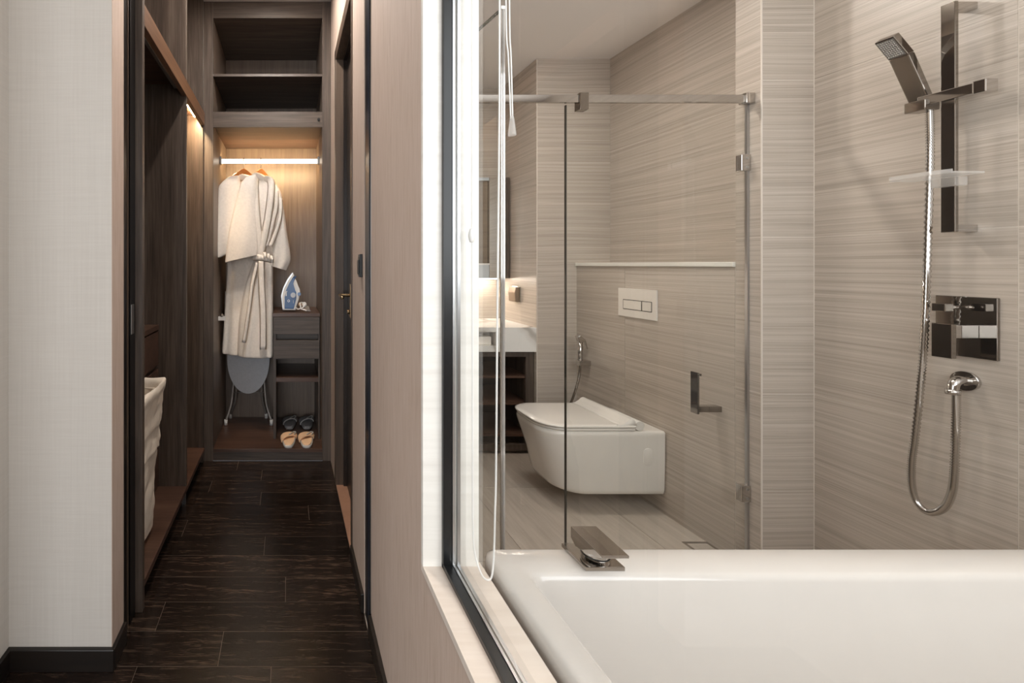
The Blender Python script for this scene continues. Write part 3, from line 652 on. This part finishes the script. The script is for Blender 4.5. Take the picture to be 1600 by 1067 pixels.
# silicone line against the tile
th = thing('tub_mixer', 'chrome lever mixer on the far rim of the bathtub', 'tap', (.6, .88, TZ))
box('base_plate', (.562, .846, TZ), (.637, .921, TZ+.008), 'chrome', th, .001)
cyl('stem', (.598, .872, TZ+.008), (.598, .872, TZ+.036), .024, 'chrome', th, 32)
cyl('ring', (.598, .872, TZ+.0165), (.598, .872, TZ+.0185), .0246, 'black', th, 32)
prism('lever', [(.565, .896, .677), (.565, .808, .674), (.565, .808, .669), (.565, .850, .653), (.565, .880, .645), (.565, .896, .655)], (.051, 0, 0), 'chrome', th, .001)

# ================================================================== SHOWER SCREEN
GY = 1.762
gs = thing('shower_screen', 'fixed clear glass shower panel with chrome wall clips and top rail', 'shower screen', (1.45, GY, 0))
box('pane', (1.091, GY-.004, .008), (1.806, GY+.004, 1.825), 'glass', gs)
box('pane_edge', (1.0895, GY-.0045, .008), (1.0935, GY+.0045, 1.825), 'glass_edge', gs)
boxes('wall_seal', [((1.801, GY-.005, .008), (1.8095, GY+.005, 1.825))], 'alu', gs)
rl = box('rail', (.386, GY-.022, 1.829), (1.79, GY-.008, 1.860), 'chrome', gs, .002)
box('rail_end', (1.775, GY-.028, 1.826), (1.81, GY+.004, 1.866), 'chrome', gs, .002)
box('rail_clamp', (1.130, GY-.028, 1.800), (1.165, GY+.006, 1.866), 'dark_chrome', gs, .002)
for z in (1.598, .302):
    c = box('clip', (1.772, GY-.012, z-.032), (1.8098, GY+.012, z+.032), 'chrome', gs, .002)
    for dz in (-.018, .018): cyl('screw', (1.795, GY-.012, z+dz), (1.795, GY-.0135, z+dz), .005, 'alu', c, 12)
boxes('bottom_profile', [((1.095, GY-.007, 0), (1.808, GY+.007, .010))], 'alu', gs)
# open hinged glass door
gd = thing('shower_door', 'clear glass shower door standing open with bright polished edge', 'shower door', (.46, 1.72, 0))
pa = Vector((.43, 1.735, 0)); pb = Vector((.528, 1.105, 0)); dv = (pb-pa).normalized(); nv = Vector((dv.y, -dv.x, 0))
prism('pane', [pa-nv*.004, pb-nv*.004, pb+nv*.004, pa+nv*.004], (0, 0, 1.8285), 'glass', gd)
e0 = pb
prism('edge_seal', [e0-nv*.0055, e0+dv*.004-nv*.0055, e0+dv*.004+nv*.0055, e0+nv*.0055], (0, 0, 1.825), 'chrome', gd)
prism('edge_bead', [e0+dv*.004-nv*.002, e0+dv*.009-nv*.002, e0+dv*.009+nv*.003, e0+dv*.004+nv*.003], (0, 0, 1.825), 'acrylic', gd)
prism('edge_cap', [e0-nv*.007, e0+dv*.007-nv*.007, e0+dv*.007+nv*.007, e0+nv*.007, ], (0, 0, .008), 'white_plastic', gd).location.z += 1.826
prism('top_edge', [pa-nv*.0042, pb-nv*.0042, pb+nv*.0042, pa+nv*.0042], (0, 0, .003), 'glass_edge', gd).location.z += 1.829
for z in (.3, 1.55): box('hinge', (.385, 1.715, z-.045), (.445, 1.75, z+.045), 'chrome', gd, .002)
# floor drain
fd = thing('floor_drain', 'square chrome floor drain by the tiled wall', 'drain', (1.755, 1.91, 0))
boxes('frame', [((1.70, 1.872, 0), (1.81, 1.882, .003)), ((1.70, 1.925, 0), (1.81, 1.935, .003)), ((1.70, 1.882, 0), (1.71, 1.925, .003)), ((1.80, 1.882, 0), (1.81, 1.925, .003))], 'chrome', fd)
box('insert', (1.712, 1.884, 0), (1.798, 1.923, .002), 'floor_tile', fd)

# ================================================================== TOILET
to = thing('toilet', 'white wall-hung toilet with closed lid', 'toilet', (1.5, 2.32, .1))
def dplan(xf, xb, ya, yb, rf, rb_, z, n=8):
    """rounded plan, front at small X"""
    cs = [((xb-rb_, yb-rb_), rb_, 0), ((xf+rf, yb-rf), rf, PI/2), ((xf+rf, ya+rf), rf, PI), ((xb-rb_, ya+rb_), rb_, 3*PI/2)]
    r = []
    for (cx, cy), q, a0 in cs:
        for k in range(n+1):
            a = a0+PI/2*k/n; r.append(Vector((cx+math.cos(a)*q, cy+math.sin(a)*q, z)))
    return r
ya, yb, xb = 2.14, 2.505, 1.809
rings('bowl', [dplan(1.34, xb, ya+.02, yb-.02, .10, .01, .092), dplan(1.315, xb, ya+.008, yb-.008, .12, .012, .100), dplan(1.305, xb, ya+.004, yb-.004, .125, .012, .12),
               dplan(1.275, xb, ya+.001, yb-.001, .13, .012, .24), dplan(1.234, xb, ya, yb, .115, .012, .375), dplan(1.232, xb, ya, yb, .115, .012, .392), dplan(1.236, xb-.003, ya+.004, yb-.004, .128, .012, .399), dplan(1.244, xb-.01, ya+.012, yb-.012, .12, .01, .401)], 'ceramic', to)
rings('seat', [dplan(1.232, 1.665, ya+.005, yb-.005, .125, .01, .4025), dplan(1.228, 1.667, ya+.002, yb-.002, .13, .01, .405), dplan(1.228, 1.667, ya+.002, yb-.002, .13, .01, .411), dplan(1.232, 1.665, ya+.005, yb-.005, .125, .01, .413)], 'ceramic', to)
lid = rings('lid', [dplan(1.230, 1.667, ya+.004, yb-.004, .125, .01, .4155), dplan(1.224, 1.669, ya, yb, .115, .01, .419), dplan(1.224, 1.669, ya, yb, .115, .01, .425), dplan(1.228, 1.667, ya+.004, yb-.004, .128, .01, .4285), dplan(1.26, 1.66, ya+.02, yb-.02, .12, .01, .4295)], 'ceramic', to)
hump = []
prof = [(1.575, .4285), (1.60, .4315), (1.622, .444), (1.636, .457), (1.648, .461), (1.658, .456), (1.664, .440), (1.672, .4285)]
rings('lid_lip', [[Vector((x, y, z)) for x, z in prof] for y in (ya+.004, ya+.006, yb-.006, yb-.004)], 'ceramic', to)
cyl('hinge', (1.684, ya+.005, .425), (1.684, yb-.005, .425), .022, 'ceramic', to, 20)
boxes('hinge_block', [((1.67, ya+.09, .40), (1.712, yb-.09, .436))], 'ceramic', to, .006)
capr = lambda g, y: [Vector((1.721+(.022-g)*math.cos(a), y, .280+math.copysign(.020, math.sin(a))+(.022-g)*math.sin(a))) for a in [2*PI*(k+.5)/24 for k in range(24)]]
rings('side_cap', [capr(0, ya+.001), capr(0, ya-.0012), capr(.002, ya-.002)], 'ceramic', to, sharp=30)
# flush plate
fp = thing('flush_plate', 'cream glossy flush plate above the toilet', 'flush plate', (1.81, 2.32, 1))
box('plate', (1.802, 2.192, .922), (1.81, 2.446, 1.073), 'ceramic', fp, .002)
box('button', (1.7995, 2.285, .965), (1.802, 2.405, 1.010), 'ceramic', fp, .001)
box('button', (1.7995, 2.222, .965), (1.802, 2.277, 1.010), 'ceramic', fp, .001)
boxes('button_gap', [((1.8013, 2.281, .961), (1.8021, 2.409, 1.014)), ((1.8013, 2.218, .961), (1.8021, 2.2805, 1.014))], 'glass_edge', fp)
# bidet spray
bs = thing('bidet_sprayer', 'chrome hand bidet sprayer on wall holder behind the toilet', 'sprayer', (1.78, 2.69, .6))
box('holder', (1.742, 2.675, .594), (1.81, 2.715, .624), 'chrome', bs, .002)
cyl('handle', (1.757, 2.695, .60), (1.757, 2.695, .745), .0135, 'chrome', bs)
prism('head', [(1.735, 2.68, .765), (1.750, 2.68, .775), (1.782, 2.68, .748), (1.776, 2.68, .732), (1.745, 2.68, .735)], (0, .03, 0), 'chrome', bs, .002)
prism('trigger', [(1.780, 2.686, .746), (1.786, 2.686, .746), (1.799, 2.686, .692), (1.793, 2.686, .690)], (0, .018, 0), 'chrome', bs, .001)
hp = catmull([(1.757, 2.695, .60), (1.755, 2.695, .555), (1.742, 2.69, .50), (1.718, 2.69, .42), (1.695, 2.70, .34), (1.69, 2.74, .24), (1.70, 2.80, .2)], 14)
rings('hose', tube_rings(hp, lambda i: .0078 if i % 2 else .0062, 8), 'dark_chrome', bs)
# paper holder
ph = thing('paper_holder', 'L-shaped chrome toilet paper holder on the tiled wall', 'holder', (1.81, 1.88, .59))
box('arm', (1.714, 1.868, .583), (1.81, 1.896, .607), 'dark_chrome', ph, .001)
box('upright', (1.706, 1.866, .575), (1.714, 1.899, .748), 'dark_chrome', ph, .001)
box('tip', (1.709, 1.864, .735), (1.722, 1.872, .745), 'chrome', ph, .001)

# ================================================================== SHOWER SET
ss = thing('shower_rail', 'chrome flat slide bar on the tiled shower wall', 'shower rail', (1.95, 1.317, 1.3))
box('bar', (1.940, 1.303, 1.294), (1.951, 1.332, 1.967), 'dark_chrome', ss, .0015)
for z in (1.295, 1.945): box('wall_bracket', (1.951, 1.305, z), (2.01, 1.330, z+.021), 'chrome', ss, .001)
sl = box('slider', (1.930, 1.262, 1.682), (1.962, 1.375, 1.712), 'chrome', ss, .002)
box('slider_knob', (1.928, 1.238, 1.679), (1.964, 1.262, 1.715), 'chrome', sl, .002)
box('hand_holder', (1.922, 1.352, 1.668), (1.968, 1.398, 1.700), 'dark_chrome', sl, .002)
hs = thing('hand_shower', 'chrome square hand shower resting in the slider', 'shower head', (1.954, 1.38, 1.70))
hyA, hyB = 1.360, 1.405
body = [(1.957, 1.700), (1.893, 1.836), (1.885, 1.850)]
prism('handle', [(1.945, hyA, 1.703), (1.963, hyA, 1.708), (1.903, hyA, 1.847), (1.883, hyA, 1.838)], (0, hyB-hyA, 0), 'dark_chrome', hs, .003)
prism('head', [(1.883, hyA, 1.838), (1.903, hyA, 1.847), (1.855, hyA, 1.905), (1.838, hyA, 1.892)], (0, hyB-hyA, 0), 'dark_chrome', hs, .002)
d0 = Vector((1.883, 0, 1.838)); d1 = Vector((1.838, 0, 1.892)); nn = Vector((-(d1-d0).z, 0, (d1-d0).x)).normalized()
if nn.x > 0: nn = -nn
sp = prism('spray_face', [d0+(d1-d0)*.06+Vector((0, hyA+.003, 0))+nn*.0004, d0+(d1-d0)*.94+Vector((0, hyA+.003, 0))+nn*.0004, d0+(d1-d0)*.94+Vector((0, hyB-.003, 0))+nn*.0004, d0+(d1-d0)*.06+Vector((0, hyB-.003, 0))+nn*.0004], nn*.0012, 'alu', hs)
bm = bmesh.new()
for i in range(9):
    for j in range(7):
        c = d0+(d1-d0)*(.14+.09*i)+Vector((0, hyA+.007+j*.0052, 0))+nn*.0016
        t = (d1-d0).normalized()*.0009; s = Vector((0, .0009, 0))
        q = [bm.verts.new(c+a) for a in (t+s, t-s, -t-s, -t+s)]; w = bm.verts.new(c+nn*.0018)
        for k in range(4): bm.faces.new((q[k], q[(k+1) % 4], w))
nz = frombm('nozzles', bm, 'white_plastic', hs); nz['kind'] = 'stuff'
hpx = [(1452, 166), (1453, 200), (1453, 260), (1450, 360), (1447, 460), (1443, 545), (1438, 605), (1430, 680), (1424.5, 722), (1425, 760), (1433, 785), (1447, 799), (1462, 800), (1477, 791), (1487, 770), (1491, 740), (1493, 690), (1494, 640), (1494, 614)]
hw = []
for x, y in hpx:
    Y = 1.955*F/(x-450); hw.append((1.955, Y, 1.2-(y-413)/F*Y))
hpth = catmull(hw, 24)
sh = thing('shower_hose', 'ribbed chrome shower hose hanging in a long loop', 'hose', hw[10])
rings('hose', tube_rings(hpth, lambda i: .0094 if i % 2 else .0066, 10), 'chrome', sh)
cyl('collar', hw[0], Vector(hw[0])+Vector((0, 0, .03)), .009, 'chrome', sh)
ol = thing('hose_outlet', 'round chrome wall outlet feeding the shower hose', 'outlet', (2.01, 1.318, .853))
cyl('escutcheon', (2.01, 1.326, .855), (2.000, 1.326, .855), .028, 'chrome', ol, 32)
tube('elbow', [(2.0, 1.322, .856), (1.975, 1.319, .858), (1.959, 1.3175, .848), (1.955, 1.3175, .822)], lambda i: .014-.0002*i, 'chrome', ol, 6, 16)
cyl('nut', (1.955, 1.3175, .832), (1.955, 1.3175, .818), .0145, 'chrome', ol, 20)
mx = thing('shower_mixer', 'dark polished square shower mixer plate with lever', 'shower mixer', (2.01, 1.32, .93))
box('plate', (2.002, 1.2635, .926), (2.01, 1.386, 1.105), 'dark_chrome', mx, .002)
cyl('stem', (2.002, 1.33, 1.072), (1.955, 1.33, 1.072), .006, 'chrome', mx)
box('diverter', (1.930, 1.316, 1.061), (1.956, 1.344, 1.084), 'dark_chrome', mx, .0015)
box('valve_body', (1.936, 1.298, .985), (2.002, 1.338, 1.024), 'chrome', mx, .0015)
box('lever', (1.922, 1.297, .926), (1.936, 1.339, 1.026), 'dark_chrome', mx, .0015)
sd = thing('soap_dish', 'clear acrylic soap dish clipped to the slide bar', 'soap dish', (1.9, 1.31, 1.45))
prism('tray', [(1.945, 1.25, 1.455), (1.85, 1.25, 1.455), (1.84, 1.28, 1.455), (1.845, 1.375, 1.455), (1.87, 1.392, 1.455), (1.945, 1.392, 1.455)], (0, 0, .006), 'acrylic', sd, .001)
prism('tray_rim', [(1.855, 1.25, 1.461), (1.85, 1.25, 1.461), (1.84, 1.28, 1.461), (1.845, 1.375, 1.461), (1.87, 1.392, 1.461), (1.875, 1.389, 1.461), (1.852, 1.372, 1.461), (1.846, 1.28, 1.461)], (0, 0, .006), 'acrylic', sd)
box('clip', (1.925, 1.292, 1.428), (1.962, 1.344, 1.455), 'acrylic', sd, .003)

# ================================================================== VANITY
va = thing('vanity_counter', 'white veined marble vanity counter with recessed slot', 'counter', (1.0, 3.05, .65))
vz0, vz1 = .651, .803
box('top_slab', (.386, 2.83, vz1-.02), (1.559, 3.298, vz1), 'marble', va)
sx0, sx1, sz0, sz1 = 1.02, 1.305, .688, .775
boxes('fascia', [((.386, 2.812, vz0), (sx0, 2.832, vz1)), ((sx1, 2.812, vz0), (1.559, 2.832, vz1)), ((sx0, 2.812, vz0), (sx1, 2.832, sz0)), ((sx0, 2.812, sz1), (sx1, 2.832, vz1))], 'marble', va)
boxes('slot_lining', [((sx0, 2.90, sz0-.01), (sx1, 2.91, sz1+.01)), ((sx0, 2.832, sz0-.008), (sx1, 2.90, sz0)), ((sx0-.01, 2.832, sz0), (sx0, 2.90, sz1)), ((sx1, 2.832, sz0), (sx1+.01, 2.90, sz1))], 'marble', va)
box('underside', (.386, 2.832, vz0), (1.559, 3.298, vz0+.02), 'marble', va)
ts = thing('tissue_stack', 'folded cream tissue pack in the slot of the marble counter', 'tissues', (1.2, 2.87, sz0))
box('pack', (1.12, 2.84, sz0), (1.29, 2.895, sz0+.055), 'towel', ts, .006)
prism('flap', [(1.12, 2.838, sz0+.055), (1.22, 2.838, sz0+.056), (1.13, 2.838, sz0+.072)], (0, .04, 0), 'leg_grey', ts, .001)
vc = thing('vanity_cabinet', 'dark wood open vanity cabinet under the marble counter', 'cabinet', (1.0, 3.05, 0))
boxes('frame', [((1.505, 2.835, .02), (1.553, 2.86, .645)), ((.60, 2.835, .615), (1.505, 2.86, .645)), ((.60, 2.835, .02), (1.505, 2.86, .06))], 'wood_v', vc, .001)
box('back_panel', (.60, 3.27, .02), (1.55, 3.29, .645), 'dark_in', vc)
box('side_panel', (1.532, 2.86, .02), (1.553, 3.27, .645), 'wood_v', vc)
box('divider', (1.11, 2.842, .06), (1.128, 3.27, .615), 'wood_v', vc)
for z in (.478, .308, .108): box('shelf', (.60, 2.845, z), (1.532, 3.27, z+.014), 'wood_base', vc)
box('edge_trim', (1.5535, 2.832, .02), (1.5585, 2.862, .650), 'chrome', vc)
mc = thing('mirror_cabinet', 'wall mirror cabinet with painted brown reflection above the vanity', 'mirror', (1.2, 3.2, 1.1))
mz0, mz1, my = 1.102, 1.808, 3.14
box('body', (.40, my+.03, mz0), (1.548, 3.298, mz1), 'dark_in', mc)
box('mirror_door', (1.412, my, mz0), (1.525, my+.028, mz1), 'mirror', mc)
box('right_strip', (1.527, my-.002, mz0), (1.552, my+.03, mz1), 'wood_v', mc)  # dark strip along the cabinet's right edge
boxes('reflection_frame', [((.40, my, mz0), (1.41, my+.028, mz0+.105)), ((.40, my, mz1-.02), (1.41, my+.028, mz1))], 'grey_plastic', mc)  # pale surround of the painted reflection
box('reflection_panel', (.40, my+.024, mz0+.105), (1.41, my+.0295, mz1-.02), 'mirror_reflection', mc)  # brown panel stands in for the mirror's reflection of tile
box('reflection_sill', (.40, my-.004, mz0+.095), (1.412, my+.02, mz0+.105), 'white_plastic', mc)  # light lower border of the painted reflection
box('led_strip', (.45, 3.20, mz0-.008), (1.50, 3.24, mz0-.0005), 'led_v', mc)
so = thing('wall_socket', 'taupe hooded socket on the tiled wall beside the mirror', 'socket', (1.56, 3.05, 1.0))
box('plate', (1.552, 3.0, .945), (1.56, 3.10, 1.050), 'chrome', so, .002)
prism('hood', [(1.552, 3.006, 1.046), (1.528, 3.006, 1.046), (1.520, 3.006, 1.01), (1.524, 3.006, .950), (1.540, 3.006, .945), (1.552, 3.006, .949)], (0, .088, 0), 'socket', so, .003)

# ================================================================== BLIND
bd = thing('roller_blind', 'white blind head rail with pull cords inside the glass partition', 'blind', (.36, .5, 2.33))
box('head_rail', (.345, .06, 2.30), (.44, .888, 2.355), 'white_plastic', bd, .004)
BY = .862
def cpt(x, y, Y=BY): return at(x, y, Y)
up = lambda x: Vector(((x-450)/F*BY, BY, 2.305))
cd = tube('cord_loop', [up(738), cpt(738, 60), cpt(738, 350), cpt(738.5, 600), cpt(739, 820), cpt(743, 868, BY), cpt(753, 898, BY-.02), cpt(763, 906, BY-.03), cpt(769, 897, BY-.02), cpt(772, 860), cpt(773.5, 800), cpt(775, 740), cpt(777, 500), cpt(780, 200), cpt(780.5, 40), up(781)], .0018, 'cord', bd, 8, 8)
rs = []
c = cpt(737, 368)
for k in range(9):
    t = k/8; rs.append([c+Vector((math.cos(a)*r_, math.sin(a)*r_, (t-.5)*.026)) for r_ in [.0022+.0042*math.sin(PI*min(max(t, .05), .95))**.6] for a in [2*PI*j/12 for j in range(12)]])
rings('cord_connector', rs, 'white_plastic', cd)
for x0_, x1_ in ((790.5, 798), (796, 801)): tube('pull_cord', [up(x0_-1), cpt(x0_, 0), cpt((x0_+x1_)/2, 90), cpt(x1_, 186)], .0014, 'cord', bd, 6, 6)
c = cpt(800, 198)
rings('tassel', [[c+Vector((math.cos(a)*r_, math.sin(a)*r_, z)) for a in [2*PI*j/12 for j in range(12)]] for r_, z in ((.003, .02), (.0045, .012), (.0075, -.015), (.0072, -.017))], 'acrylic', bd)
# ================================================================== DOWNLIGHTS
def downlight(x, y, z, lab, mat, group):
    d = thing('downlight', lab, 'light', (x, y, z), group)
    rings('trim_ring', [[Vector((x+math.cos(a)*r_, y+math.sin(a)*r_, zz)) for a in [2*PI*k/28 for k in range(28)]] for r_, zz in ((.058, z), (.056, z-.004), (.046, z-.004), (.042, z))], 'white_paint', d, False, False)
    cyl('lens', (x, y, z-.0015), (x, y, z+.0005), .042, mat, d, 28)
for x, y, lab in ((1.05, 1.38, 'round recessed downlight in the bathroom ceiling over the shower'), (1.15, 2.08, 'round recessed downlight in the bathroom ceiling by the toilet'), (.72, 2.10, 'round recessed downlight in the bathroom ceiling by the shower door')):
    downlight(x, y, BC, lab, 'lamp_shower' if y < 1.5 else 'lamp', 'bathroom downlights')
for x, y, lab in ((-.12, 1.75, 'round recessed downlight in the corridor ceiling near the black door channels'), (-.12, 2.20, 'round recessed downlight in the corridor ceiling in front of the closet')):
    downlight(x, y, HC, lab, 'lamp_hall', 'corridor downlights')
